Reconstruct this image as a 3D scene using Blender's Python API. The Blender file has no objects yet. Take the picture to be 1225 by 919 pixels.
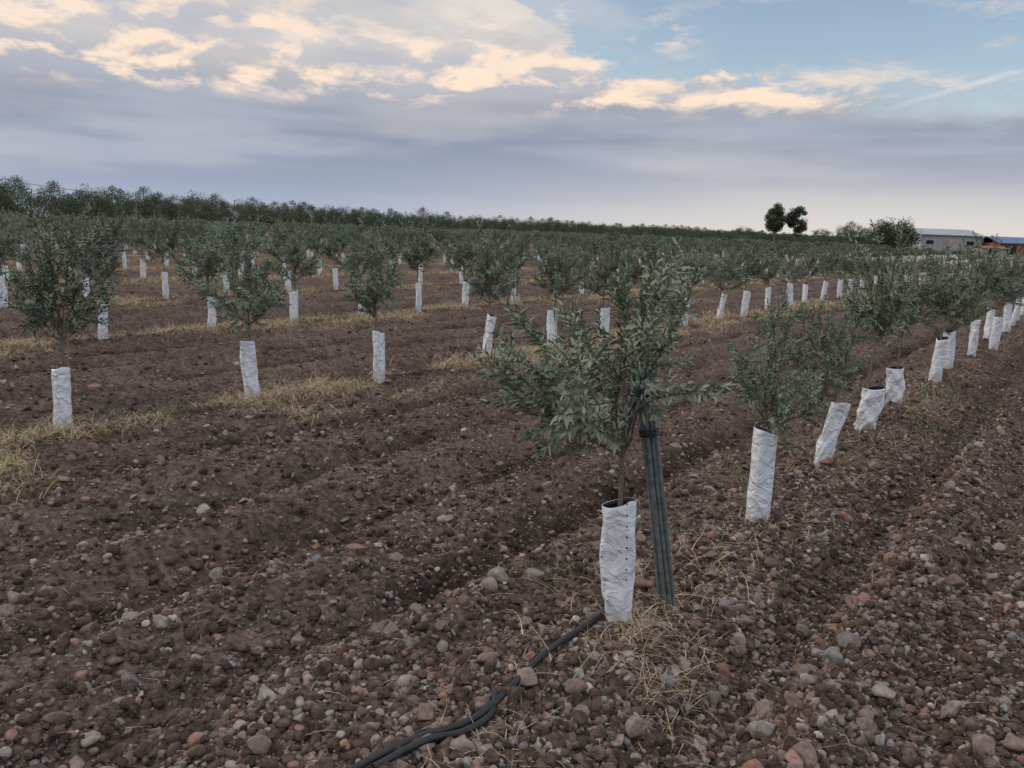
import bpy, math, random
import numpy as np
from mathutils import Vector, Matrix
import bmesh
random.seed(7); rng=np.random.default_rng(11)
scene=bpy.context.scene
AZ=math.radians(36.6); SA,CA=math.sin(AZ),math.cos(AZ)
def tn2xy(t,n): return SA*t-CA*n, CA*t+SA*n
ROW0,ROWS=1.43,4.36
# ------------------------------------------------------------- noise
def perlin(x,y,seed=0):
    xi=np.floor(x).astype(np.int64); yi=np.floor(y).astype(np.int64)
    xf=x-xi; yf=y-yi
    def g(ix,iy,dx,dy):
        h=(ix*374761393+iy*668265263+seed*1442695041)&0xFFFFFFFF
        h=((h^(h>>13))*1274126177)&0xFFFFFFFF
        h=(h^(h>>16))&0xFFFF
        a=h*(2*math.pi/65536.0)
        return np.cos(a)*dx+np.sin(a)*dy
    u=xf*xf*xf*(xf*(xf*6-15)+10); v=yf*yf*yf*(yf*(yf*6-15)+10)
    a=g(xi,yi,xf,yf); b=g(xi+1,yi,xf-1,yf); c=g(xi,yi+1,xf,yf-1); d=g(xi+1,yi+1,xf-1,yf-1)
    return (a+(b-a)*u)+((c+(d-c)*u)-(a+(b-a)*u))*v
def sstep(x,a,b):
    k=np.clip((x-a)/(b-a),0,1); return k*k*(3-2*k)
def rowdist(n): return np.mod(n-ROW0+ROWS/2,ROWS)-ROWS/2
def furrow(t,n):
    wob=0.09*perlin(t*0.35,n*0.5,3)+0.03*perlin(t*1.6,n*1.3,4)
    ph=(n+wob-ROW0)/0.87
    fur=np.abs(np.sin(math.pi*ph))**0.9
    return fur, wob
def height(t,n):
    t=np.asarray(t,float); n=np.asarray(n,float)
    dist=np.sqrt(t*t+n*n)
    r=rowdist(n); left=sstep(n,0.9,1.2)*(1-sstep(n,88,90))
    h=0.065*np.exp(-(r/0.30)**2)*left
    fur,wob=furrow(t,n)
    fm=sstep(np.abs(r),0.30,0.55)*left
    h+=fm*(0.19*(fur-0.62))*(0.85+0.6*perlin(t*0.4,n*0.9,9))
    h+=fm*0.075*perlin(t*0.55+3,(n+wob)*4.6,12)
    rt=1-sstep(n,1.0,1.2)
    wn=n+wob*0.6
    h+=rt*(-0.115*np.exp(-((wn-0.84)/0.13)**2)+0.055*np.exp(-((wn-0.58)/0.12)**2)-0.06*np.exp(-((wn-0.30)/0.10)**2)+0.02*np.sin(wn*7.5)*sstep(-wn,-0.2,0.3)+0.03*perlin(t*0.6,wn*6,13))
    n1=perlin(t*2.3,n*2.6,21); n2=perlin(t*7,n*8,22); n3=perlin(t*17,n*19,23); n4=perlin(t*36,n*39,24)
    f3=np.clip(10/np.maximum(dist,.1),0,1); f4=np.clip(7/np.maximum(dist,.1),0,1)
    rough=0.75+0.5*np.clip(perlin(t*0.9,n*0.9,31)*2,-1,1)
    h+=0.028*n1+0.036*n2*rough+(0.042*np.sqrt(np.abs(n3))-0.021)*f3*rough+(0.020*np.sqrt(np.abs(n4)+.0004)-.009)*f4
    h+=0.05*perlin(t*0.08,n*0.08,40)*sstep(dist,10,30)
    return h
def straw_mask(t,n):
    r=rowdist(n+0.12+0.22*perlin(t*0.7,n*0.7,55))
    k=np.floor((n-ROW0)/ROWS+0.5)
    amp=np.where(k>=1,1.0,0.35)
    m=np.exp(-(np.abs(r)/0.55)**2.5)*amp
    m*=sstep(perlin(t*0.5,n*0.8+k*3,56)+0.6*perlin(t*1.9,n*2.2,57),-0.16,0.16)
    return m*sstep(n,0.9,1.3)*(1-sstep(n,88,89))
# ------------------------------------------------------------- mesh util
def make_mesh(name,V,Fs,mi,mats,col=None,smooth=False):
    me=bpy.data.meshes.new(name); V=np.asarray(V,dtype=np.float32)
    Fs=[np.asarray(f,dtype=np.int32) for f in Fs]
    loops=np.concatenate([f.ravel() for f in Fs])
    tot=np.concatenate([np.full(len(f),f.shape[1],dtype=np.int32) for f in Fs])
    st=np.concatenate([[0],np.cumsum(tot)[:-1]]).astype(np.int32)
    me.vertices.add(len(V)); me.vertices.foreach_set('co',V.ravel())
    me.loops.add(len(loops)); me.loops.foreach_set('vertex_index',loops)
    me.polygons.add(len(tot)); me.polygons.foreach_set('loop_start',st)
    m=np.concatenate([np.full(len(f),k,dtype=np.int32) for f,k in zip(Fs,mi)])
    me.polygons.foreach_set('material_index',m)
    if isinstance(smooth,bool): sm=np.full(len(tot),smooth)
    else: sm=np.concatenate([np.full(len(f),bool(s)) for f,s in zip(Fs,smooth)])
    me.polygons.foreach_set('use_smooth',sm)
    me.update(calc_edges=True)
    if col is not None:
        c=np.ones((len(V),4),dtype=np.float32); c[:,:3]=col
        a=me.color_attributes.new('Col','FLOAT_COLOR','POINT'); a.data.foreach_set('color',c.ravel())
    for m_ in mats: me.materials.append(m_)
    return me
def add_obj(name,me,loc=(0,0,0),rot=(0,0,0),scale=(1,1,1),parent=None):
    o=bpy.data.objects.new(name,me); scene.collection.objects.link(o)
    o.location=loc; o.rotation_euler=rot; o.scale=scale
    if parent: o.parent=parent
    return o
# ------------------------------------------------------------- materials
def new_mat(name):
    m=bpy.data.materials.new(name); m.use_nodes=True; nt=m.node_tree
    return m,nt,nt.nodes['Principled BSDF']
def col_noise_mat(name,base=None,attr=False,scale=20,lo=0.7,hi=1.3,rough=0.9,spec=0.2,bump=0.0,bscale=60,bdist=0.01,detail=3):
    m,nt,b=new_mat(name); N=nt.nodes; L=nt.links
    tc=N.new('ShaderNodeTexCoord'); nz=N.new('ShaderNodeTexNoise'); nz.inputs['Scale'].default_value=scale; nz.inputs['Detail'].default_value=detail
    L.new(tc.outputs['Object'],nz.inputs['Vector'])
    mr=N.new('ShaderNodeMapRange'); mr.inputs[1].default_value=0.3; mr.inputs[2].default_value=0.7; mr.inputs[3].default_value=lo; mr.inputs[4].default_value=hi
    L.new(nz.outputs['Fac'],mr.inputs[0])
    mx=N.new('ShaderNodeVectorMath'); mx.operation='SCALE'
    if attr:
        at=N.new('ShaderNodeAttribute'); at.attribute_name='Col'; L.new(at.outputs['Color'],mx.inputs[0])
    else: mx.inputs[0].default_value=base
    L.new(mr.outputs[0],mx.inputs['Scale']); L.new(mx.outputs[0],b.inputs['Base Color'])
    b.inputs['Roughness'].default_value=rough; b.inputs['Specular IOR Level'].default_value=spec
    if bump>0:
        n2=N.new('ShaderNodeTexNoise'); n2.inputs['Scale'].default_value=bscale; n2.inputs['Detail'].default_value=4; n2.inputs['Roughness'].default_value=0.65
        L.new(tc.outputs['Object'],n2.inputs['Vector'])
        bp=N.new('ShaderNodeBump'); bp.inputs['Strength'].default_value=bump; bp.inputs['Distance'].default_value=bdist
        L.new(n2.outputs['Fac'],bp.inputs['Height']); L.new(bp.outputs[0],b.inputs['Normal'])
    return m
soil_m=col_noise_mat('soil',attr=True,scale=30,lo=0.5,hi=1.45,rough=1,spec=0.03,bump=1.0,bscale=45,bdist=0.04,detail=5)
stone_m=col_noise_mat('stone',attr=True,scale=60,lo=0.7,hi=1.25,rough=0.95,spec=0.1,bump=0.6,bscale=130,bdist=0.008)
straw_m=col_noise_mat('straw',attr=True,scale=30,lo=0.8,hi=1.2,rough=0.8,spec=0.2,detail=1)
bark_m=col_noise_mat('bark',base=(0.19,0.16,0.13),scale=50,lo=0.6,hi=1.3,rough=0.95,bump=0.6,bscale=120)
def leaf_mat(name,under):
    m,nt,b=new_mat(name); N=nt.nodes; L=nt.links
    at=N.new('ShaderNodeAttribute'); at.attribute_name='Col'
    ge=N.new('ShaderNodeNewGeometry'); oi=N.new('ShaderNodeObjectInfo')
    mx=N.new('ShaderNodeMix'); mx.data_type='RGBA'; mx.inputs[7].default_value=under+(1,)
    L.new(at.outputs['Color'],mx.inputs[6])
    ml=N.new('ShaderNodeMath'); ml.operation='MULTIPLY'; ml.inputs[1].default_value=0.8; L.new(ge.outputs['Backfacing'],ml.inputs[0]); L.new(ml.outputs[0],mx.inputs[0])
    mr=N.new('ShaderNodeMapRange'); mr.inputs[3].default_value=0.8; mr.inputs[4].default_value=1.2; L.new(oi.outputs['Random'],mr.inputs[0])
    sc=N.new('ShaderNodeVectorMath'); sc.operation='SCALE'; L.new(mx.outputs[2],sc.inputs[0]); L.new(mr.outputs[0],sc.inputs['Scale'])
    L.new(sc.outputs[0],b.inputs['Base Color']); b.inputs['Roughness'].default_value=0.5; b.inputs['Specular IOR Level'].default_value=0.4
    return m
olive_leaf_m=leaf_mat('olive_leaf',(0.25,0.29,0.21))
almond_leaf_m=leaf_mat('almond_leaf',(0.08,0.115,0.05))
def guard_mat():
    m,nt,b=new_mat('white_guard_plastic'); N=nt.nodes; L=nt.links
    uv=N.new('ShaderNodeUVMap'); uv.uv_map='UVMap'
    sp=N.new('ShaderNodeSeparateXYZ'); L.new(uv.outputs[0],sp.inputs[0])
    def M(op,a,b_=None,c=None):
        n=N.new('ShaderNodeMath'); n.operation=op
        for i,v in enumerate((a,b_,c)):
            if v is None: continue
            if isinstance(v,(int,float)): n.inputs[i].default_value=v
            else: L.new(v,n.inputs[i])
        return n.outputs[0]
    fu=M('SUBTRACT',M('FRACT',M('MULTIPLY',sp.outputs[0],8.0)),0.5); fv=M('SUBTRACT',M('FRACT',M('DIVIDE',sp.outputs[1],0.045)),0.5)
    du=M('MULTIPLY',fu,0.36/8); dv=M('MULTIPLY',fv,0.045)
    d=M('SQRT',M('ADD',M('MULTIPLY',du,du),M('MULTIPLY',dv,dv)))
    hole=M('LESS_THAN',d,0.0040)
    band=M('MULTIPLY',M('GREATER_THAN',sp.outputs[1],0.22),M('LESS_THAN',M('FRACT',M('ADD',M('MULTIPLY',sp.outputs[0],4.0),0.02)),0.5))
    hole=M('MULTIPLY',hole,band)
    tc=N.new('ShaderNodeTexCoord'); nz=N.new('ShaderNodeTexNoise'); nz.inputs['Scale'].default_value=9; nz.inputs['Detail'].default_value=5
    L.new(tc.outputs['Object'],nz.inputs['Vector'])
    dirt=M('MULTIPLY',M('SUBTRACT',1.0,M('MINIMUM',M('DIVIDE',sp.outputs[1],0.16),1.0)),M('MULTIPLY',nz.outputs['Fac'],1.1))
    dirt=M('ADD',dirt,M('MULTIPLY',M('MAXIMUM',M('SUBTRACT',nz.outputs['Fac'],0.52),0.0),1.2))
    dirt=M('MINIMUM',dirt,0.8)
    m1=N.new('ShaderNodeMix'); m1.data_type='RGBA'; m1.inputs[6].default_value=(0.74,0.77,0.80,1); m1.inputs[7].default_value=(0.32,0.25,0.21,1); L.new(dirt,m1.inputs[0])
    m2=N.new('ShaderNodeMix'); m2.data_type='RGBA'; L.new(hole,m2.inputs[0]); L.new(m1.outputs[2],m2.inputs[6]); m2.inputs[7].default_value=(0.015,0.015,0.015,1)
    L.new(m2.outputs[2],b.inputs['Base Color']); b.inputs['Roughness'].default_value=0.32
    n2=N.new('ShaderNodeTexNoise'); n2.inputs['Scale'].default_value=12; n2.inputs['Detail'].default_value=3; n2.inputs['Distortion'].default_value=1.2; L.new(tc.outputs['Object'],n2.inputs['Vector'])
    bp=N.new('ShaderNodeBump'); bp.inputs['Strength'].default_value=0.9; bp.inputs['Distance'].default_value=0.035; L.new(n2.outputs['Fac'],bp.inputs['Height']); L.new(bp.outputs[0],b.inputs['Normal'])
    return m
guard_m=guard_mat()
black_m=col_noise_mat('black_plastic',base=(0.018,0.018,0.02),scale=30,rough=0.45,spec=0.4)
stake_m=col_noise_mat('grey_stake',base=(0.165,0.195,0.195),scale=40,lo=0.6,hi=1.3,rough=0.55,spec=0.4,bump=0.2,bscale=90)
cane_m=col_noise_mat('bamboo_cane',base=(0.28,0.23,0.15),scale=40,rough=0.7)
# ------------------------------------------------------------- tubes
def tube(path,radii,sides=6):
    P=np.asarray(path,float); k=len(P); T=np.gradient(P,axis=0); T/=np.linalg.norm(T,axis=1)[:,None]+1e-9
    ref=np.array([0.13,0.97,0.2]); V=[]
    a=np.arange(sides)*2*math.pi/sides
    for i in range(k):
        s=np.cross(T[i],ref); s/=np.linalg.norm(s)+1e-9; u=np.cross(s,T[i])
        V.append(P[i]+radii[i]*(np.cos(a)[:,None]*s+np.sin(a)[:,None]*u))
    V=np.concatenate(V); F=[]
    for i in range(k-1):
        for j in range(sides):
            F.append((i*sides+j,i*sides+(j+1)%sides,(i+1)*sides+(j+1)%sides,(i+1)*sides+j))
    return V,np.array(F,dtype=np.int32)
class Acc:
    def __init__(s): s.V=[];s.F=[];s.n=0;s.C=[]
    def add(s,V,F,c=None):
        s.V.append(V); s.F.append(np.asarray(F)+s.n); s.n+=len(V)
        s.C.append(np.tile((0.5,0.5,0.5),(len(V),1)) if c is None else c)
    def get(s): return np.concatenate(s.V),np.concatenate(s.F),np.concatenate(s.C)
def norm(a): return a/(np.linalg.norm(a,axis=-1,keepdims=True)+1e-9)
def leaves(P,D,S,Lg,W,col,fold=0.18,droop=0.12):
    D=norm(D); S=norm(S-D*np.sum(S*D,1)[:,None]); Nn=np.cross(D,S)
    Lg=Lg[:,None]; W=W[:,None]
    dr=-np.array([0,0,1.0])*Lg*droop
    v=np.stack([P,
      P+D*Lg*.30+S*W*.5+Nn*W*fold+dr*.1, P+D*Lg*.70+S*W*.42+Nn*W*fold+dr*.5, P+D*Lg+dr,
      P+D*Lg*.70-S*W*.42+Nn*W*fold+dr*.5, P+D*Lg*.30-S*W*.5+Nn*W*fold+dr*.1],1)
    n=len(P); b=np.arange(n)[:,None]*6
    F=np.concatenate([b+np.array([[0,1,2,3]]),b+np.array([[0,3,4,5]])])
    return v.reshape(-1,3),F,np.repeat(col,6,axis=0)
def grow(r,p,d,L,k,up,wander):
    pts=[np.array(p,float)]; d=np.array(d,float); d/=np.linalg.norm(d)
    for i in range(k):
        d=d+np.array([0,0,up/k])+r.normal(0,wander,3); d/=np.linalg.norm(d)
        pts.append(pts[-1]+d*L/k)
    return np.array(pts)
def olive(seed,n_main=13,n_sec=12,spread=0.42,H=1.58,shift=(0,0),leafsize=1.0,trunk_r=0.014,low=0.62,step=.0165,cull=None,lean=None,el_lo=.25,el_hi=1.15,up=.45):
    r=np.random.default_rng(seed); w=Acc()
    ln=lean if lean is not None else (r.normal(0,.03),r.normal(0,.03))
    trunk=grow(r,(0,0,-0.03),(ln[0],ln[1],1),low+0.33,8,0.1,0.018)
    w.add(*tube(trunk,np.linspace(trunk_r,trunk_r*.6,9),7))
    LP=[];LD=[];LS=[]
    def shoot_leaves(path,step,start=0.0):
        seg=np.linalg.norm(np.diff(path,axis=0),axis=1); cum=np.concatenate([[0],np.cumsum(seg)]); tot=cum[-1]
        s=np.arange(start*tot,tot,step)
        ph=r.uniform(0,6.28)
        for j,q in enumerate(s):
            i=min(np.searchsorted(cum,q,side='right')-1,len(seg)-1); f=(q-cum[i])/seg[i]
            p=path[i]*(1-f)+path[i+1]*f; T=(path[i+1]-path[i])/seg[i]
            a0=ph+(j%2)*1.57+r.normal(0,.3)
            s1=np.cross(T,[.3,.2,.93]); s1/=np.linalg.norm(s1)+1e-9; s2=np.cross(T,s1)
            for a in (a0,a0+3.14):
                rad=math.cos(a)*s1+math.sin(a)*s2
                an=r.uniform(.55,1.15)
                LP.append(p); LD.append(T*math.cos(an)+rad*math.sin(an)); LS.append(np.cross(T,rad)+r.normal(0,.35,3))
        LP.append(path[-1]); LD.append(path[-1]-path[-2]); LS.append(r.normal(0,1,3))
    for m in range(n_main):
        hz=r.uniform(low,trunk[-1][2]*.98)
        i=np.argmin(abs(trunk[:,2]-hz)); p0=trunk[i]
        a=m*2.4+r.uniform(-.4,.4); el=r.uniform(el_lo,el_hi)
        if m<3: el=1.35
        d=np.array([math.cos(a)*math.cos(el)+shift[0],math.sin(a)*math.cos(el)+shift[1],math.sin(el)])
        reach=spread*r.uniform(.75,1.3)/max(math.cos(el),.35)
        L=min(reach,(H-p0[2])*r.uniform(.75,1.08)/max(math.sin(min(el+.25,1.5)),.5))
        path=grow(r,p0,d,L,9,up,0.10)
        if cull is not None and cull(path[-1]): continue
        w.add(*tube(path,np.linspace(.0065,.0018,10),4)); shoot_leaves(path,.018,.40)
        for k in range(n_sec):
            q=r.uniform(.12,.90); ii=q*8.99; i0=int(ii); f=ii-i0
            p=path[i0]*(1-f)+path[i0+1]*f; T=norm(path[i0+1]-path[i0])
            dd=T*.9+r.normal(0,.65,3)+np.array([0,0,.1])
            L2=r.uniform(.08,.32)*(1.15-.55*q)
            sp=grow(r,p,dd,L2,5,r.uniform(-.1,.5),0.13)
            if cull is not None and cull(sp[-1]): continue
            if sp[-1][2]>H*1.05: continue
            w.add(*tube(sp,np.linspace(.0026,.0010,6),3)); shoot_leaves(sp,step,.08)
    LP,LD,LS=map(np.array,(LP,LD,LS)); n=len(LP)
    base=np.array([0.088,0.124,0.076])
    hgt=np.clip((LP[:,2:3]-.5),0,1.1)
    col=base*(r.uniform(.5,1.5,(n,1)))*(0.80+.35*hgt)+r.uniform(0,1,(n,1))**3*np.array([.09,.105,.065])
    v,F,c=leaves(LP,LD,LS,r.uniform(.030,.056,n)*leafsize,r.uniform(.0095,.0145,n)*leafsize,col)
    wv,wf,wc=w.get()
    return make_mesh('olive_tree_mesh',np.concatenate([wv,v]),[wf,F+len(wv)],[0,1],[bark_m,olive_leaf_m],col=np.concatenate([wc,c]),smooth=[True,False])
def crown_tree(seed,H=3.2,R=1.5,base=0.7,nleaf=3600,ls=0.085,clumps=46,col=(0.055,0.085,0.03),trunk_r=.09,flat=1.0,cr=.42):
    r=np.random.default_rng(seed); w=Acc()
    tr=grow(r,(0,0,-.05),(r.normal(0,.05),r.normal(0,.05),1),base+.25*H,6,.1,.05)
    w.add(*tube(tr,np.linspace(trunk_r,trunk_r*.6,7),8))
    C=[]
    for i in range(clumps):
        d=norm(r.normal(0,1,3)); rr=r.uniform(.35,1)**.6
        ch=(H-base)/2
        c=np.array([d[0]*R*rr,d[1]*R*rr,base+ch+d[2]*ch*rr*flat]); C.append(c)
        if i%3==0:
            p0=tr[r.integers(3,7)]; mid=(p0+c)/2+r.normal(0,.1,3)
            w.add(*tube([p0,mid,c],[trunk_r*.4,trunk_r*.25,trunk_r*.1],5))
    C=np.array(C); rad=r.uniform(.6,1.3,clumps)*cr*R/1.5
    k=r.integers(0,clumps,nleaf); d=norm(r.normal(0,1,(nleaf,3)))*(r.uniform(0,1,(nleaf,1))**.45)
    P=C[k]+d*rad[k][:,None]*np.array([1,1,.8])
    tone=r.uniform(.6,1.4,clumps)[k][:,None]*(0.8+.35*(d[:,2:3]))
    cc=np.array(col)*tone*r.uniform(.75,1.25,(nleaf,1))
    D=d+r.normal(0,.6,(nleaf,3)); S=r.normal(0,1,(nleaf,3))
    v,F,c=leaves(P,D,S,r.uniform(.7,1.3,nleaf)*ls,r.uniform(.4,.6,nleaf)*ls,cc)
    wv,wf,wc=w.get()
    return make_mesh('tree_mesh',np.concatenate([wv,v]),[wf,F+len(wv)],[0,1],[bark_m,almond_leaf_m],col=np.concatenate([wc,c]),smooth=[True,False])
# ------------------------------------------------------------- guard
def guard(seed,h=.53,a=.062,b=.05,lean=(0,0),pinch=0.0,crumple=.003,rimslope=.012,flare=0.0,kink=0.0,sup=.75,cut=0.0,segs=44,rings=30):
    r=np.random.default_rng(seed); th=np.arange(segs)*2*math.pi/segs
    ph=r.uniform(0,6.28,6); V=[];UV=[]
    for shell in (0,1):
        off=0 if shell==0 else -.0022
        for i in range(rings):
            f=i/(rings-1)
            pin=1-pinch*(1-sstep(f,0,.35))
            wx=(a+flare*(f-.5)*a)*pin+off; wy=(b+flare*(f-.5)*b)*(1-.35*(1-pin))+off
            cx=np.sign(np.cos(th))*np.abs(np.cos(th))**sup; cy=np.sign(np.sin(th))*np.abs(np.sin(th))**sup
            nz=crumple*(np.sin(2*th+ph[0]+5*f)*np.sin(5*f+ph[1])+.6*np.sin(3*th+ph[2]-9*f)+.5*np.sin(5*th+ph[3]+16*f)*(.4+.8*(1-f))+.6*np.sin(7*th+ph[1]-23*f)*(1-f))
            x=cx*wx+np.cos(th)*nz; y=cy*wy+np.sin(th)*nz
            z=np.full(segs,f*h)+rimslope*np.sin(th+ph[4])*f**4*1.5+.004*np.sin(3*th+ph[5])*f**6-cut*np.cos(th)*(1-f)**3
            x=x+lean[0]*f*h+kink*math.sin(f*math.pi)*h; y=y+lean[1]*f*h
            V.append(np.stack([x,y,z],1)); UV.append(np.stack([th/(2*math.pi),z],1))
    V=np.concatenate(V); UV=np.concatenate(UV); F=[];G=[]
    R=rings*segs
    for i in range(rings-1):
        for j in range(segs):
            q=(i*segs+j,i*segs+(j+1)%segs,(i+1)*segs+(j+1)%segs,(i+1)*segs+j)
            F.append(q); G.append((q[3]+R,q[2]+R,q[1]+R,q[0]+R))
    T=[((rings-1)*segs+j,(rings-1)*segs+(j+1)%segs,R+(rings-1)*segs+(j+1)%segs,R+(rings-1)*segs+j) for j in range(segs)]
    me=make_mesh('tree_guard_mesh',V,[F,G,T],[0,1,0],[guard_m,black_m],smooth=True)
    uvl=me.uv_layers.new(name='UVMap'); li=np.zeros(len(me.loops),dtype=np.int32); me.loops.foreach_get('vertex_index',li)
    u=UV[li].copy(); u4=u.reshape(-1,4,2)
    mask=(u4[:,:,0].max(1)-u4[:,:,0].min(1))>.5
    for c in range(4):
        s=mask&(u4[:,c,0]<.5); u4[s,c,0]+=1
    uvl.data.foreach_set('uv',u4.reshape(-1).astype(np.float32))
    return me
# ------------------------------------------------------------- ground
def axis(lo,hi,f0,f1,s0,g):
    pts=[f0]; x=f0
    while x<f1: x+=s0; pts.append(x)
    s=s0
    while x<hi: s=s0+g*(x-f1); x+=s; pts.append(x)
    x=f0; left=[]
    while x>lo: s=s0+g*5*(f0-x)+.01; x-=s; left.append(x)
    return np.array(left[::-1]+pts)
ta=axis(-150,1600,0.7,6.5,.015,.0095); na=axis(-700,1600,-0.1,5.6,.015,.0105)
Tg,Ng=np.meshgrid(ta,na,indexing='ij')
Hg=height(Tg,Ng)
X,Y=tn2xy(Tg,Ng); V=np.stack([X,Y,Hg],-1).reshape(-1,3)
nt_,nn_=len(ta),len(na)
i=np.arange(nt_-1)[:,None]*nn_+np.arange(nn_-1)[None,:]
F=np.stack([i,i+1,i+nn_+1,i+nn_],-1).reshape(-1,4)[:, ::-1]
soil=np.array([0.134,0.095,0.076])
v1=perlin(Tg*.35,Ng*.9,71); v2=perlin(Tg*1.7,Ng*2.6,72); v3=perlin(Tg*9,Ng*10,73)
tone=(1+.30*v1+.40*v2+.6*v3)
# furrow shading painted into the soil colour: lighter crests, darker bottoms
fur,_=furrow(Tg,Ng); fur_shade=(sstep(fur,.1,.8)-.6)*.55*sstep(Ng,1.1,1.3)
C=soil*(tone+fur_shade)[...,None]
dry=sstep(perlin(Tg*.8,Ng*1.1,76),-.1,.5)[...,None]*.3
C=C*(1-dry)+np.array([.19,.145,.12])*dry*(tone)[...,None]
sm=straw_mask(Tg,Ng)[...,None]
C=C*(1-sm*.8)+np.array([.34,.26,.155])*(sm*.8)*tone[...,None]
margin=(sstep(Ng,88,90)*(1-sstep(Ng,97,99)))[...,None]*.9
C=C*(1-margin)+np.array([.36,.27,.15])*margin
bey=(sstep(Ng,99,101)*.8)[...,None]; C=C*(1-bey)+np.array([.11,.10,.05])*bey
C=np.clip(C,.02,.6).reshape(-1,3)
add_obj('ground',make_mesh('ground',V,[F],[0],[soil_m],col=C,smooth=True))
def gz(t,n): return float(height(np.array([t]),np.array([n]))[0])
# ------------------------------------------------------------- stones
def ico(sub):
    bm=bmesh.new(); bmesh.ops.create_icosphere(bm,subdivisions=sub,radius=1)
    v=np.array([x.co[:] for x in bm.verts]); f=np.array([[q.index for q in p.verts] for p in bm.faces]); bm.free(); return v,f
def stones(N,sub,smin,smax,pw,region,planes=7,seed=0,soily=False,bg=.28):
    r=np.random.default_rng(seed); bv,bf=ico(sub)
    t=[];n=[]
    while len(t)<N:
        q=r.uniform(0,1,N); d=1.0*(region[0]**(1-q))*(region[1]**q)
        a=r.uniform(math.radians(-42),math.radians(42),N)
        x=d*np.sin(a); y=d*np.cos(a); tt=SA*x+CA*y; nn=-CA*x+SA*y
        keep=r.uniform(0,1,N)<(bg+.70*np.exp(-((nn-0.85)/1.0)**2)+.35*perlin(tt*1.3,nn*1.9,90))
        t+=list(tt[keep]); n+=list(nn[keep])
    t=np.array(t[:N]); n=np.array(n[:N])
    s=smin+(smax-smin)*r.uniform(0,1,N)**pw
    Vv=np.tile(bv,(N,1,1))
    for k in range(planes):
        d=norm(r.normal(0,1,(N,1,3))); c=r.uniform(.40,.80,(N,1))
        e=np.maximum((Vv*d).sum(-1)-c,0); Vv=Vv-e[...,None]*d
    Vv=Vv*r.uniform(.65,1.2,(N,1,3))*np.array([1,1,.8])
    th=r.uniform(0,6.28,N); ct,st=np.cos(th),np.sin(th)
    ty=r.normal(0,.35,N); cy,sy=np.cos(ty),np.sin(ty)
    x,y,z=Vv[...,0],Vv[...,1],Vv[...,2]
    x,z=x*cy[:,None]+z*sy[:,None],-x*sy[:,None]+z*cy[:,None]
    x,y=x*ct[:,None]-y*st[:,None],x*st[:,None]+y*ct[:,None]
    X,Y=tn2xy(t,n); Z=height(t,n)+s*r.uniform(-.15,.45,N)
    Vv=np.stack([x*s[:,None]+X[:,None],y*s[:,None]+Y[:,None],z*s[:,None]+Z[:,None]],-1).reshape(-1,3)
    Ff=(bf[None]+(np.arange(N)*len(bv))[:,None,None]).reshape(-1,3)
    pal=np.array([[.21,.15,.125],[.27,.205,.175],[.30,.24,.21],[.26,.22,.195],[.30,.18,.14],[.27,.25,.235],[.40,.35,.305],[.14,.098,.078]])
    wt=[.20,.20,.16,.14,.12,.05,.07,.10]
    if sub==1: wt=[.30,.18,.08,.06,.08,.03,.03,.28]
    if soily: wt=[.15,.01,0,0,0,0,0,.84]
    wt=np.array(wt)/sum(wt)
    c=pal[r.choice(len(pal),N,p=wt)]*r.uniform(.72,1.15,(N,1))
    return Vv,Ff,np.repeat(c,len(bv),axis=0)
parts=[stones(2100,3,.018,.056,3.0,(1.7,14),seed=1,planes=9),stones(24000,2,.008,.025,1.9,(1.6,17),seed=2,planes=7),stones(60000,1,.004,.014,1.6,(1.6,16),seed=3,planes=3)]
VV=[];FF=[];CC=[];off=0
for v,f,c in parts:
    VV.append(v);FF.append(f+off);CC.append(c);off+=len(v)
add_obj('field_stones',make_mesh('field_stones',np.concatenate(VV),[FF[0],FF[1],FF[2]],[0,0,0],[stone_m],col=np.concatenate(CC),smooth=[True,True,False]))
v,f,c=stones(26000,2,.008,.034,1.8,(1.6,20),seed=5,planes=5,soily=True,bg=.45)
add_obj('soil_clods',make_mesh('soil_clods',v,[f],[0],[soil_m],col=c,smooth=True))
# ------------------------------------------------------------- straw / dry grass
def blades(t,n,L,az,el,W,col,curl,r,zoff=0.0):
    N=len(t); X,Y=tn2xy(t,n); Z=height(t,n)+zoff
    P=np.stack([X,Y,Z],1); V=[]
    side=np.stack([-np.sin(az),np.cos(az),np.zeros(N)],1)
    cur=P; e=el.copy()
    K=4
    for k in range(K+1):
        w=(W*(1-.75*k/K))[:,None]
        V.append(np.stack([cur-side*w/2,cur+side*w/2],1))
        d=np.stack([np.cos(az)*np.cos(e),np.sin(az)*np.cos(e),np.sin(e)],1)
        cur=cur+d*(L/K)[:,None]; e=e-curl/K; az=az+r.normal(0,.18,N)
    V=np.stack(V,1).reshape(-1,3)
    b=np.arange(N)[:,None]*(2*(K+1)); F=np.concatenate([b+np.array([[2*k,2*k+1,2*k+3,2*k+2]]) for k in range(K)])
    return V,F,np.repeat(col,2*(K+1),axis=0)
r=np.random.default_rng(5); S=Acc()
scol=np.array([.60,.455,.285])
t=r.uniform(-1,32,2600000); n=r.uniform(.9,28,2600000)
m=straw_mask(t,n); dist=np.hypot(t,n)
keep=r.uniform(0,1,len(t))<1.25*m**1.3*np.clip(8/dist,.10,1)*np.where(n<3,.13,1)
t,n=t[keep],n[keep]; N=len(t); dist=dist[keep]; m=m[keep]
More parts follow.
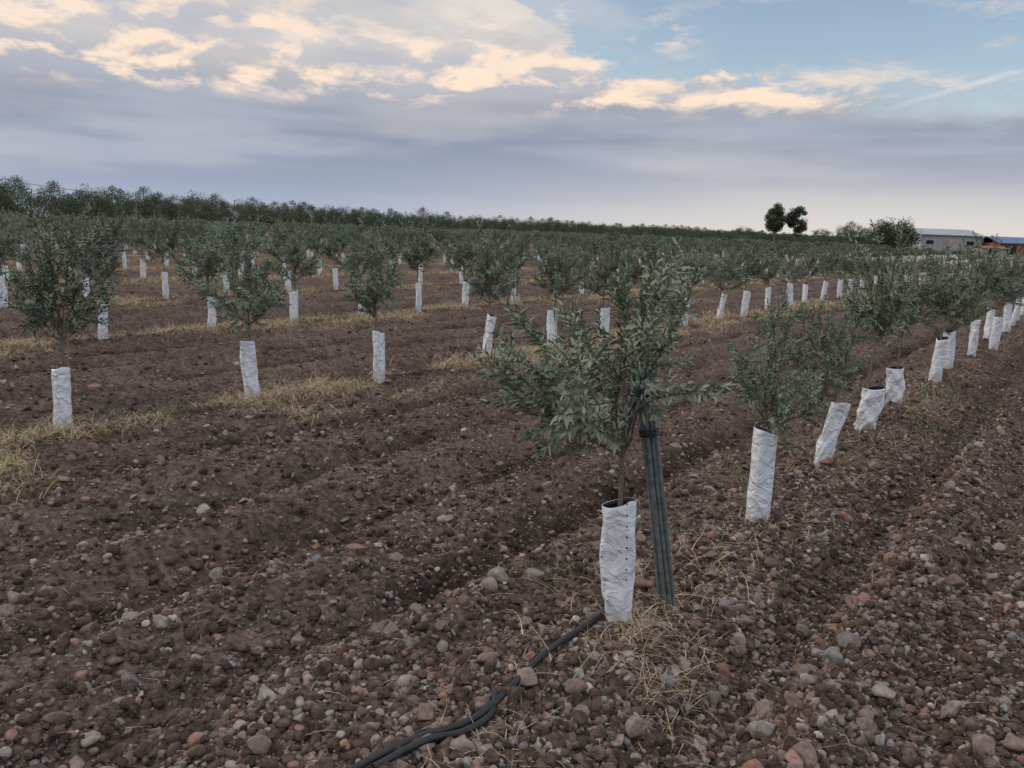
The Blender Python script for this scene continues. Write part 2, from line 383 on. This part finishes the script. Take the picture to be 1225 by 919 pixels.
S.add(*blades(t,n,r.uniform(.07,.24,N),r.uniform(0,6.28,N),r.uniform(.0,.9,N),r.uniform(.003,.0055,N)*np.clip(dist/9,1,2.5),scol*r.uniform(.40,1.12,(N,1))*np.where(r.uniform(0,1,(N,1))<.05,np.array([[.6,.9,.5]]),1.0),r.uniform(.3,1.6,N),r,r.uniform(0,.05,N)*m))
print('straw',N)
N=3600; t=r.uniform(.8,9,N); n=r.uniform(-.3,6.5,N)
S.add(*blades(t,n,r.uniform(.03,.16,N),r.uniform(0,6.28,N),r.uniform(0,.25,N),r.uniform(.0018,.004,N),np.array([.40,.31,.21])*r.uniform(.4,1.2,(N,1)),r.uniform(0,.5,N),r,.012))
for (t0,n0,k,sp,l) in [(2.62,1.30,200,.12,.24),(2.40,1.05,120,.12,.2),(2.9,1.2,80,.2,.18),(3.4,1.25,130,.22,.16),(4.3,1.25,160,.2,.16),(5.6,1.3,200,.25,.18),(6.9,1.2,240,.3,.2),(8.4,1.2,260,.3,.2),(1.7,1.3,90,.15,.14)]:
    t=r.normal(t0,sp,k); n=r.normal(n0,sp*.7,k)
    S.add(*blades(t,n,r.uniform(.05,l,k),r.uniform(0,6.28,k),r.uniform(.0,.7,k),r.uniform(.002,.0045,k),scol*r.uniform(.45,.95,(k,1)),r.uniform(.2,1.2,k),r,.01))
v,f,c=S.get()
add_obj('dry_grass',make_mesh('dry_grass',v,[f],[0],[straw_m],col=c))
S=Acc()
for (t0,n0,k,sp,l) in [(1.72,.92,70,.05,.09),(1.95,.72,40,.05,.07),(2.0,5.9,160,.25,.18),(3.1,6.1,160,.3,.16),(7.7,1.0,90,.15,.22),(9.2,1.1,90,.2,.22),(3.7,1.6,40,.1,.1),(2.9,1.75,50,.1,.09),(4.9,1.65,60,.12,.12)]:
    t=r.normal(t0,sp,k); n=r.normal(n0,sp,k)
    S.add(*blades(t,n,r.uniform(.04,l,k),r.uniform(0,6.28,k),r.uniform(.4,1.4,k),r.uniform(.004,.009,k),np.array([.09,.15,.055])*r.uniform(.6,1.3,(k,1)),r.uniform(.2,1.2,k),r))
v,f,c=S.get(); add_obj('green_weeds',make_mesh('green_weeds',v,[f],[0],[straw_m],col=c))
# ------------------------------------------------------------- orchard
templates=[olive(100+i,n_main=14+(i%3),n_sec=10,spread=.38+.04*(i%3),H=1.55+.05*(i%2),leafsize=1.05) for i in range(6)]
far_t=[olive(140+i,n_main=15,n_sec=9,spread=.46,H=1.58,leafsize=2.0,step=.045) for i in range(5)]
def hero_cull(p): return (p[0]>-.02 and p[1]<.24 and p[2]<.93) or (p[2]<.60 and p[0]>-.30) or p[2]<.50 or (abs(p[0])<.16 and p[1]<.1 and p[2]<.78) or (p[0]>.30)
hero=olive(91,n_main=30,n_sec=9,spread=.50,H=1.55,shift=(-.16,.0),trunk_r=.014,low=.66,cull=hero_cull,lean=(0,0),el_lo=.02,el_hi=1.1,up=.35)
gt=[guard(i,h=.5+.02*(i%3),lean=(r.normal(0,.06),r.normal(0,.06)),a=.064+.006*(i%2),b=.052,crumple=.003+.0015*(i%3),pinch=.15*(i%2),cut=.0) for i in range(6)]
def plant(t,n,tree,scale,wid,gm,rot,grot,lean=(0,0),cane=False,off=(0,0),sink=.015):
    x,y=tn2xy(t,n); z=gz(t,n)
    add_obj('olive_tree',tree,(x,y,z),(lean[0],lean[1],rot),(wid,wid,scale))
    add_obj('tree_guard',gm,(x+off[0],y+off[1],z-sink),(0,0,grot))
    if cane:
        h=r.uniform(1.0,1.35)
        vv,ff=tube([(0,0,-.05),(.005,0,h*.5),(0,.01,h)],[.006,.0055,.005],6)
        add_obj('bamboo_cane',make_mesh('bamboo_cane',vv,[ff],[0],[cane_m],smooth=True),(x+.03,y+.02,z),(r.normal(0,.03),r.normal(0,.03),0))
plant(2.645,1.40,hero,.97,.98,guard(50,h=.56,a=.064,b=.035,pinch=.30,crumple=.006,lean=(-.05,0),rimslope=.010,flare=.06,cut=.04),0,0,sink=.055,off=(.012,0))
plant(4.24,1.385,templates[1],.80,.60,guard(51,h=.54,a=.064,b=.055,crumple=.002,lean=(.0,0)),1.0,.2,lean=(0,-.04))
plant(5.63,1.43,templates[2],.80,.62,guard(52,h=.48,a=.058,b=.032,lean=(.20,0),kink=-.015,crumple=.007,pinch=.1,cut=-.03,rimslope=.004),2.0,0)
plant(6.95,1.445,templates[3],1.03,.9,guard(53,h=.36,a=.092,b=.035,lean=(.14,0),crumple=.010,rimslope=.006,flare=.2),3.1,.1)
plant(8.41,1.50,templates[4],.97,.9,guard(54,h=.38,a=.088,b=.035,lean=(-.10,0),crumple=.010,pinch=.2,rimslope=.006),.6,0)
row2=[(2.53,6.0,1.0,1.0),(4.16,6.0,1.0,.95),(5.48,5.75,.98,1.0),(7.38,5.9,.97,.95),(8.6,5.75,1,1),(9.9,5.72,.98,1),(11.2,5.72,1,1),(1.1,6.0,1,1),(-.3,6.0,1,1)]
for t,n,s,w in row2:
    plant(t,n,templates[r.integers(6)],s,w*.98,gt[r.integers(6)],r.uniform(0,6.28),r.uniform(0,6.28),cane=r.uniform()<.5)
sets={'near':[[],[],[],[]],'far':[[],[],[],[]]}
for k in range(0,20):
    n0=ROW0+ROWS*k
    ts=np.arange(-1.5+ (k*.37)%1.43,240,1.43)
    if k==0: ts=np.arange(10.0,240,1.43)
    if k==1: ts=np.arange(12.65,240,1.43)
    for t in ts:
        n=n0+r.normal(0,.06)+(.25 if k==1 and t<0 else 0); tt=t+r.normal(0,.08)
        x,y=tn2xy(tt,n)
        if r.uniform()<.02: continue
        lim=105+ (0 if x>15 else (15-x)*1.5)
        if y>lim or y<-2: continue
        d=math.hypot(x,y)
        s=1.04-.16*min(1,max(0,(d-12)/40))
        right=min(1,max(0,(28-n)/12)); s-=right*.28*min(1,max(0,(t-9)/22))
        s*=r.uniform(.84,1.08)
        if k in(1,2) and t>38 : s*=.62
        wdt=s*r.uniform(.95,1.20)
        if d<17:
            plant(tt,n,templates[r.integers(6)],s,wdt,gt[r.integers(6)],r.uniform(0,6.28),r.uniform(0,6.28),cane=r.uniform()<.5)
        else:
            q=sets['near' if d<42 else 'far']
            q[0].append((x,y,gz(tt,n))); q[1].append((r.normal(0,.03),r.normal(0,.03),r.uniform(0,6.28))); q[2].append((wdt,wdt,s)); q[3].append(int(r.integers(5)))
def instancer(name,pts,rots,scls,idx,meshes,tname):
    col=bpy.data.collections.new(name+'_parts')
    for q,mm in enumerate(meshes):
        o=bpy.data.objects.new('%s_%02d'%(tname,q),mm); col.objects.link(o)
    me=bpy.data.meshes.new(name); me.from_pydata(pts,[],[])
    a=me.attributes.new('irot','FLOAT_VECTOR','POINT'); a.data.foreach_set('vector',np.array(rots,dtype=np.float32).ravel())
    a=me.attributes.new('iscl','FLOAT_VECTOR','POINT'); a.data.foreach_set('vector',np.array(scls,dtype=np.float32).ravel())
    a=me.attributes.new('iidx','INT','POINT'); a.data.foreach_set('value',np.array(idx,dtype=np.int32))
    o=add_obj(name,me)
    ng=bpy.data.node_groups.new(name,'GeometryNodeTree')
    ng.interface.new_socket('Geometry',in_out='INPUT',socket_type='NodeSocketGeometry'); ng.interface.new_socket('Geometry',in_out='OUTPUT',socket_type='NodeSocketGeometry')
    N=ng.nodes; L=ng.links
    gi=N.new('NodeGroupInput'); go=N.new('NodeGroupOutput'); ip=N.new('GeometryNodeInstanceOnPoints')
    ci=N.new('GeometryNodeCollectionInfo'); ci.inputs[0].default_value=col; ci.inputs[1].default_value=True; ci.inputs[2].default_value=True
    def na_(nm,ty):
        n=N.new('GeometryNodeInputNamedAttribute'); n.data_type=ty; n.inputs[0].default_value=nm; return n.outputs[0]
    er=N.new('FunctionNodeEulerToRotation'); L.new(na_('irot','FLOAT_VECTOR'),er.inputs[0])
    L.new(gi.outputs[0],ip.inputs['Points']); L.new(ci.outputs[0],ip.inputs['Instance']); ip.inputs['Pick Instance'].default_value=True
    L.new(na_('iidx','INT'),ip.inputs['Instance Index']); L.new(er.outputs[0],ip.inputs['Rotation']); L.new(na_('iscl','FLOAT_VECTOR'),ip.inputs['Scale'])
    L.new(ip.outputs[0],go.inputs[0])
    md=o.modifiers.new('inst','NODES'); md.node_group=ng
    return o
q=sets['near']; instancer('olive_orchard',q[0],q[1],q[2],q[3],templates,'olive_tree_part')
f_=sets['far']; instancer('olive_orchard',f_[0],f_[1],f_[2],f_[3],far_t,'olive_tree_far_part')
pp=q[0]+f_[0]; instancer('orchard_tree_guards',pp,q[1]+f_[1],[(1,1,1)]*len(pp),q[3]+f_[3],gt,'tree_guard_part')
print('orchard instances',len(pp))
# ------------------------------------------------------------- almond tree belt
at=[crown_tree(200+i,H=3.3+.3*(i%3),R=1.65+.12*(i%2),base=.6,nleaf=3000,ls=.11,col=(.045,.078,.028)) for i in range(5)]
p=[];ro=[];sc=[];ix=[]
for row,n0 in enumerate((101,106,111,117)):
    for t in np.arange(5,480,3.2 if row else 3.5):
        if r.uniform()<.04: continue
        x,y=tn2xy(t+r.normal(0,.4),n0+r.normal(0,.3)); s=r.uniform(.82,1.15)*(1.32-.30*min(1,max(0,(t-45)/80)))
        p.append((x,y,-.02)); ro.append((0,0,r.uniform(0,6.28))); sc.append((s*1.05,s*1.05,s)); ix.append(int(r.integers(5)))
instancer('almond_tree_belt',p,ro,sc,ix,at,'almond_tree_part')
big=[crown_tree(300,H=9.6,R=2.35,base=3.0,nleaf=9000,ls=.28,clumps=46,trunk_r=.22,col=(.035,.045,.025),cr=.62),
     crown_tree(301,H=9.0,R=2.2,base=2.9,nleaf=9000,ls=.28,clumps=40,trunk_r=.22,col=(.035,.045,.025),cr=.62)]
add_obj('pine_tree',big[0],(61.0,190,0)); add_obj('pine_tree',big[1],(66.4,191,0))
bush=crown_tree(310,H=5.6,R=3.8,base=.4,nleaf=9000,ls=.28,clumps=60,trunk_r=.3,col=(.035,.055,.022),cr=.7)
add_obj('carob_tree',bush,(70.5,150,0))
for (x,y,s,sx) in [(54,186,.9,1),(50,180,.6,1.1),(70,168,1.4,1.0),(74,170,1.5,.9),(76.5,165,1.6,.9),(79,172,1.4,.9),(82,185,1.4,1.4),(72.5,162,1.0,1.2),(66,172,1.1,1.2),(42,210,1.0,1.2),(46,215,1.0,1.4),(86,190,1.2,1.3),(92,195,1.3,1.4),(104,190,1.3,1.6),(58,205,1.2,1.4),(100,182,1.1,1.3),(62,152,1.35,.9),(64.5,154,1.45,.9),(59.5,158,1.1,1.1)]:
    add_obj('almond_tree',at[int(r.integers(5))],(x,y,0),(0,0,r.uniform(0,6)),(s*sx,s*sx,s))
# ------------------------------------------------------------- built parts
def box(name,x0,x1,y0,y1,z0,z1,mat,parent=None):
    bm=bmesh.new(); bmesh.ops.create_cube(bm,size=1)
    for v in bm.verts:
        v.co=Vector(((x0+x1)/2+v.co.x*(x1-x0),(y0+y1)/2+v.co.y*(y1-y0),(z0+z1)/2+v.co.z*(z1-z0)))
    me=bpy.data.meshes.new(name); bm.to_mesh(me); bm.free(); me.materials.append(mat)
    return add_obj(name,me,parent=parent)
def corrug(name,base):
    m,nt,b=new_mat(name); N=nt.nodes; L=nt.links
    tc=N.new('ShaderNodeTexCoord'); wv=N.new('ShaderNodeTexWave'); wv.inputs['Scale'].default_value=1.6; L.new(tc.outputs['Object'],wv.inputs['Vector'])
    nz=N.new('ShaderNodeTexNoise'); nz.inputs['Scale'].default_value=.8; L.new(tc.outputs['Object'],nz.inputs['Vector'])
    mr=N.new('ShaderNodeMapRange'); mr.inputs[3].default_value=.75; mr.inputs[4].default_value=1.2; L.new(nz.outputs['Fac'],mr.inputs[0])
    sc_=N.new('ShaderNodeVectorMath'); sc_.operation='SCALE'; sc_.inputs[0].default_value=base; L.new(mr.outputs[0],sc_.inputs['Scale']); L.new(sc_.outputs[0],b.inputs['Base Color'])
    bp=N.new('ShaderNodeBump'); bp.inputs['Distance'].default_value=.05; L.new(wv.outputs['Fac'],bp.inputs['Height']); L.new(bp.outputs[0],b.inputs['Normal'])
    b.inputs['Roughness'].default_value=.6; return m
metal_w=corrug('corrugated_grey',(.40,.43,.45)); metal_b=corrug('blue_roof',(.10,.16,.30)); brick=col_noise_mat('brick_wall',base=(.26,.12,.085),scale=2,lo=.7,hi=1.3)
dark=col_noise_mat('dark_opening',base=(.03,.03,.035),scale=2); roofg=corrug('roof_grey',(.34,.36,.38)); concrete=col_noise_mat('concrete',base=(.4,.37,.33),scale=1.5)
def gable(name,x0,x1,y0,y1,ze,zr,mat,parent,over=.4):
    ym=(y0+y1)/2; th=.12
    V=[];
    prof=[(y0-over,ze-.1),(ym,zr),(y1+over,ze-.1),(y1+over,ze-.1+th),(ym,zr+th),(y0-over,ze-.1+th)]
    for x in (x0-over,x1+over):
        for y,z in prof: V.append((x,y,z))
    F=[(0,1,7,6),(1,2,8,7),(2,3,9,8),(3,4,10,9),(4,5,11,10),(5,0,6,11)]
    F2=[(0,5,4,1),(1,4,3,2),(6,7,10,11),(7,8,9,10)]
    return add_obj(name,make_mesh(name,V,[F,F2],[0,0],[mat]),parent=parent)
wh=bpy.data.objects.new('metal_warehouse',None); scene.collection.objects.link(wh)
def gwall(name,x,y0,y1,ze,zr,mat,par):
    V=[(x,y0,ze),(x,y1,ze),(x,(y0+y1)/2,zr),(x+.1,y0,ze),(x+.1,y1,ze),(x+.1,(y0+y1)/2,zr)]
    me=bpy.data.meshes.new(name); me.from_pydata(V,[],[(0,1,2),(5,4,3),(0,2,5,3),(1,4,5,2),(0,3,4,1)]); me.materials.append(mat); return add_obj(name,me,parent=par)
box('walls',78.2,90,155,167,0,3.4,metal_w,wh); gable('roof',78.2,90,155,167,3.4,4.5,roofg,wh); gwall('gable_wall_left',78.25,155,167,3.4,4.4,metal_w,wh); gwall('gable_wall_right',89.8,155,167,3.4,4.4,metal_w,wh)
box('door',82.5,85.5,154.93,154.99,0,2.8,concrete,wh); box('window_1',79.2,80.6,154.93,154.99,1.6,2.3,dark,wh); box('window_2',87,88.4,154.93,154.99,1.6,2.3,dark,wh)
b2=bpy.data.objects.new('brick_shed',None); scene.collection.objects.link(b2)
box('walls',90.5,118,150,158,0,2.2,brick,b2); gable('roof',90.5,118,150,158,2.25,3.3,metal_b,b2)
for q in range(6): box('opening_%d'%q,91.5+q*4.3,93.6+q*4.3,149.93,149.99,0,1.8,dark,b2)
lw=bpy.data.objects.new('low_outbuilding',None); scene.collection.objects.link(lw)
box('walls',85.5,90,147,150,0,1.2,concrete,lw); gable('roof',85.5,90,147,150,1.2,1.5,brick,lw,.2); box('door',86.5,87.3,146.94,146.99,0,1.1,dark,lw)
wood=col_noise_mat('pole_wood',base=(.16,.13,.10),scale=6)
def pole(x,y,h):
    A=Acc(); A.add(*tube([(0,0,-.2),(0,0,h*.5),(0,0,h)],[.13,.11,.08],10)); A.add(*tube([(-.7,0,h-.4),(0,0,h-.38),(.7,0,h-.4)],[.05,.05,.05],6)); 
    for q in (-.6,0,.6): A.add(*tube([(q,0,h-.4),(q,0,h-.2)],[.04,.03],6))
    v,f,c=A.get(); add_obj('utility_pole',make_mesh('utility_pole',v,[f],[0],[wood],smooth=True),(x,y,0))
pole(-76,98,7.8); pole(-80,152,6.0)
A=Acc()
for q in (-.6,.6):
    s_=np.linspace(0,1,24); A.add(*tube(np.stack([-76+q-4*s_,98+54*s_,7.6-1.8*s_-.5*4*s_*(1-s_)],1),np.full(24,.022),5))
v,f,c=A.get(); add_obj('power_cable',make_mesh('power_cable',v,[f],[0],[black_m]))
for (t,n) in [(40,98),(52,98),(66,98),(84,98.5),(104,98),(130,98)]:
    x,y=tn2xy(t,n); vv,ff=tube([(0,0,-.2),(0,0,2),(0,0,4.3)],[.06,.055,.05],8); add_obj('wooden_post',make_mesh('wooden_post',vv,[ff],[0],[wood]),(x,y,0))
# ------------------------------------------------------------- bundle of stakes
A=Acc(); B0=np.array([.715,3.17,-.05]); B1=np.array([.485,2.84,1.04])
offs=[(-.024,0,0),(-.008,-.012,-.012),(.009,-.014,.01),(.025,-.004,-.02),(0,.014,0),(.014,.016,-.035)]
for k,(ox,oy,oz) in enumerate(offs):
    p0=B0+np.array([ox*1.2,oy,0]); p1=B1+np.array([ox*1.0,oy,oz])
    mid=(p0+p1)/2+np.array([r.normal(0,.003),r.normal(0,.003),0])
    A.add(*tube([p0,mid,p1-(p1-p0)*.012,p1,p1+(0,0,.0005)],[.0095,.0095,.0092,.007,.0003],8))
v,f,c=A.get(); z0=gz(*( SA*.715+CA*3.2, -CA*.715+SA*3.2 ))
sb=add_obj('stake_bundle',None,(0,0,z0)); add_obj('stakes',make_mesh('stakes',v,[f],[0],[stake_m],smooth=True),parent=sb)
A=Acc()
for fr in (.80,.955):
    for q in range(3):
        cc=B0+(B1-B0)*(fr+q*.011); a=np.linspace(0,2*math.pi,19)
        A.add(*tube(np.stack([cc[0]+.036*np.cos(a),cc[1]+.028*np.sin(a),cc[2]+.006*np.cos(a)],1),np.full(19,.004),6))
v,f,c=A.get(); add_obj('ties',make_mesh('ties',v,[f],[0],[black_m],smooth=True),parent=sb)
# ------------------------------------------------------------- drip hose
def hose(pts,rad=.0125,lift=.026):
    P=np.array(pts,float); q=np.linspace(0,len(P)-1,(len(P)-1)*10+1)
    out=[]
    for s_ in q:
        i1=min(int(s_),len(P)-2); f=s_-i1; i0=max(i1-1,0); i2=i1+1; i3=min(i1+2,len(P)-1)
        out.append(.5*((2*P[i1])+(-P[i0]+P[i2])*f+(2*P[i0]-5*P[i1]+4*P[i2]-P[i3])*f*f+(-P[i0]+3*P[i1]-3*P[i2]+P[i3])*f**3))
    out=np.array(out); t=SA*out[:,0]+CA*out[:,1]; n=-CA*out[:,0]+SA*out[:,1]
    hz=height(t,n); k=np.ones(9)/9; hz=np.convolve(np.pad(np.maximum(np.convolve(np.pad(hz,4,mode='edge'),k,'valid'),hz),4,mode='edge'),k,'valid')
    z=hz+lift
    return tube(np.stack([out[:,0],out[:,1],z],1),np.full(len(out),rad),12)
v,f=hose([(-.95,1.42),(-.6,1.82),(-.29,2.10),(-.1,2.24),(.02,2.40),(.14,2.62),(.27,2.80),(.40,2.98),(.47,3.10)])
add_obj('drip_irrigation_hose',make_mesh('drip_hose',v,[f],[0],[black_m],smooth=True))
v,f=hose([(-.36,2.00),(-.22,2.12),(-.1,2.20),(-.03,2.29),(-.02,2.38)],.012)
add_obj('drip_irrigation_hose',make_mesh('drip_hose',v,[f],[0],[black_m],smooth=True))
v,f=hose([(.47,3.10),(.72,3.40),(1.02,3.78),(1.35,4.2),(1.75,4.8),(2.15,5.35),(2.9,6.45),(3.7,7.65),(4.7,9.0),(6.9,11.9)],.008,-.006)
add_obj('drip_irrigation_hose',make_mesh('drip_hose',v,[f],[0],[black_m],smooth=True))
# ------------------------------------------------------------- world
w=bpy.data.worlds.new('World'); scene.world=w; w.use_nodes=True; nt=w.node_tree; N=nt.nodes; L=nt.links; N.clear()
try: w.cycles.sampling_method='NONE'
except Exception as ex: print(ex)
out=N.new('ShaderNodeOutputWorld')
def M(op,a,b=None,c=None,clamp=False):
    n=N.new('ShaderNodeMath'); n.operation=op; n.use_clamp=clamp
    for i_,v in enumerate((a,b,c)):
        if v is None: continue
        if isinstance(v,(int,float)): n.inputs[i_].default_value=v
        else: L.new(v,n.inputs[i_])
    return n.outputs[0]
def SS(x,a,b,lo=0.,hi=1.):
    n=N.new('ShaderNodeMapRange'); n.interpolation_type='SMOOTHSTEP'
    L.new(x,n.inputs[0])
    for i_,v in enumerate((a,b,lo,hi)):
        if isinstance(v,(int,float)): n.inputs[i_+1].default_value=v
        else: L.new(v,n.inputs[i_+1])
    return n.outputs[0]
def MIX(f,a,b):
    n=N.new('ShaderNodeMix'); n.data_type='RGBA'
    if isinstance(f,(int,float)): n.inputs[0].default_value=f
    else: L.new(f,n.inputs[0])
    for i_,v in ((6,a),(7,b)):
        if isinstance(v,tuple): n.inputs[i_].default_value=v+(1,)
        else: L.new(v,n.inputs[i_])
    return n.outputs[2]
tc=N.new('ShaderNodeTexCoord'); sp=N.new('ShaderNodeSeparateXYZ'); L.new(tc.outputs['Generated'],sp.inputs[0])
az=M('ARCTAN2',sp.outputs[0],sp.outputs[1]); el=M('ARCSINE',sp.outputs[2])
def NZ(su,sv,off,detail=5,rough=.55,dist=0.,daz=0.,delv=0.):
    c=N.new('ShaderNodeCombineXYZ'); L.new(M('MULTIPLY',M('ADD',az,daz),su),c.inputs[0]); L.new(M('MULTIPLY',M('ADD',el,delv),sv),c.inputs[1]); c.inputs[2].default_value=off
    n=N.new('ShaderNodeTexNoise'); n.inputs['Scale'].default_value=1; n.inputs['Detail'].default_value=detail; n.inputs['Roughness'].default_value=rough; n.inputs['Distortion'].default_value=dist
    L.new(c.outputs[0],n.inputs['Vector']); return n.outputs['Fac']
SUN_AZ=math.radians(-75); SUN_EL=math.radians(14)
sky=N.new('ShaderNodeTexSky'); sky.sky_type='NISHITA'; sky.sun_disc=False; sky.sun_elevation=SUN_EL; sky.sun_rotation=SUN_AZ
tint=N.new('ShaderNodeVectorMath'); tint.operation='MULTIPLY'; tint.inputs[1].default_value=(1.30,1.20,1.22); L.new(sky.outputs[0],tint.inputs[0])
bgs=N.new('ShaderNodeBackground'); bgs.inputs[1].default_value=.15; L.new(tint.outputs[0],bgs.inputs[0])
nA=NZ(3,13,1.3,4,.55); nB=NZ(10,25,4.1,7,.58,.25); nB2=NZ(10,25,4.1,4,.58,.25,daz=-.008,delv=.012); nC=NZ(2.2,22,8.7,4,.5); nD=NZ(14,40,2.2,4,.62)
az2=M('ADD',az,M('MULTIPLY',M('SUBTRACT',nB,.5),.34))
top=M('ADD',SS(az2,-.14,.08,.42,.200),SS(az,.12,.60,0.,-.045))
top=M('ADD',top,M('MULTIPLY',M('SUBTRACT',nB,.5),.15)); top=M('ADD',top,M('MULTIPLY',M('SUBTRACT',nA,.5),.09))
dtop=M('SUBTRACT',top,el)
sheet=SS(dtop,SS(az,.20,.5,-.004,-.035),SS(az,.20,.5,.016,.045))
hi=M('MULTIPLY',SS(nA,.50,.66),SS(el,.20,.26)); wisp=M('MULTIPLY',SS(nD,.50,.68),SS(nA,.40,.58))
over=SS(el,.32,.55,0.,.85)
dens=M('MAXIMUM',M('MAXIMUM',sheet,M('MULTIPLY',wisp,.8)),M('MAXIMUM',M('MULTIPLY',hi,.35),over))
tr=M('ABSOLUTE',M('SUBTRACT',el,M('ADD',.150,M('MULTIPLY',M('SUBTRACT',az,.440),.27))))
trail=M('MULTIPLY',M('MULTIPLY',SS(tr,.0050,.0),SS(az,.40,.48)),SS(nD,.30,.62)); 
cr=N.new('ShaderNodeValToRGB'); L.new(M('MULTIPLY',el,3.2),cr.inputs[0]); e=cr.color_ramp.elements
def setramp(st):
    e[0].position=st[0][0]; e[0].color=st[0][1]+(1,); e[1].position=st[1][0]; e[1].color=st[1][1]+(1,)
    for p_,c_ in st[2:]:
        q=e.new(p_); q.color=c_+(1,)
setramp([(0.0,(.48,.52,.62)),(.14,(.34,.395,.52)),(.34,(.28,.325,.42)),(.46,(.36,.385,.45)),(.58,(.58,.56,.57)),(1.0,(.62,.62,.63))])
base=cr.outputs[0]
base=MIX(M('MULTIPLY',SS(nC,.42,.66),.65),base,(.47,.50,.59))
base=MIX(M('MULTIPLY',SS(nA,.48,.66),.40),base,(.58,.57,.59))
warm=M('MULTIPLY',SS(el,.11,.0),SS(az,-.30,.45)); base=MIX(M('MULTIPLY',warm,.85),base,(.82,.75,.67))
band=M('MULTIPLY',SS(el,.128,.158),SS(el,.27,.20))
lit=M('ADD',M('MULTIPLY',M('SUBTRACT',nB,nB2),4.5),SS(nB,.46,.64,0.,.85))
edge=M('MULTIPLY',M('MULTIPLY',SS(dtop,.050,.010),SS(az,.0,.1)),M('MULTIPLY',SS(nB,.34,.52),SS(az,.46,.30)))
lit=M('MULTIPLY',M('ADD',lit,M('MULTIPLY',edge,.8)),band,clamp=True)
cumc=MIX(lit,base,(1.0,.80,.64))
upl=M('MULTIPLY',M('MULTIPLY',SS(nA,.38,.58),SS(el,.17,.23)),SS(nB,.30,.60)); cumc=MIX(M('MULTIPLY',upl,.60),cumc,(.88,.79,.70))
cumc=MIX(SS(el,.35,.7),cumc,(1.18,1.21,1.29))
bgc=N.new('ShaderNodeBackground'); L.new(cumc,bgc.inputs[0]); bgc.inputs[1].default_value=1.0
ms=N.new('ShaderNodeMixShader'); L.new(dens,ms.inputs[0]); L.new(bgs.outputs[0],ms.inputs[1]); L.new(bgc.outputs[0],ms.inputs[2])
bgt=N.new('ShaderNodeBackground'); bgt.inputs[0].default_value=(.80,.78,.78,1)
m2=N.new('ShaderNodeMixShader'); L.new(M('MULTIPLY',trail,.6),m2.inputs[0]); L.new(ms.outputs[0],m2.inputs[1]); L.new(bgt.outputs[0],m2.inputs[2]); L.new(m2.outputs[0],out.inputs[0])
sun=bpy.data.lights.new('sun','SUN'); sun.energy=.9; sun.angle=math.radians(12); sun.color=(1,.87,.74)
so=bpy.data.objects.new('sun',sun); scene.collection.objects.link(so)
dv=Vector((math.sin(SUN_AZ)*math.cos(SUN_EL+.1),math.cos(SUN_AZ)*math.cos(SUN_EL+.1),math.sin(SUN_EL+.1))); so.rotation_euler=dv.to_track_quat('Z','Y').to_euler()
# ------------------------------------------------------------- camera
cam=bpy.data.cameras.new('camera'); cam.lens=27.6; cam.sensor_width=36; cam.clip_end=5000; cam.clip_start=.05
co=bpy.data.objects.new('camera',cam); scene.collection.objects.link(co); scene.camera=co
co.location=(0,0,1.62)
Rm=Matrix.Rotation(math.radians(90-11.15),4,'X')@Matrix.Rotation(math.radians(2.0),4,'Z')
co.rotation_euler=Rm.to_euler()
scene.view_settings.view_transform='Standard'; scene.view_settings.look='None'; scene.view_settings.exposure=0; scene.view_settings.gamma=1
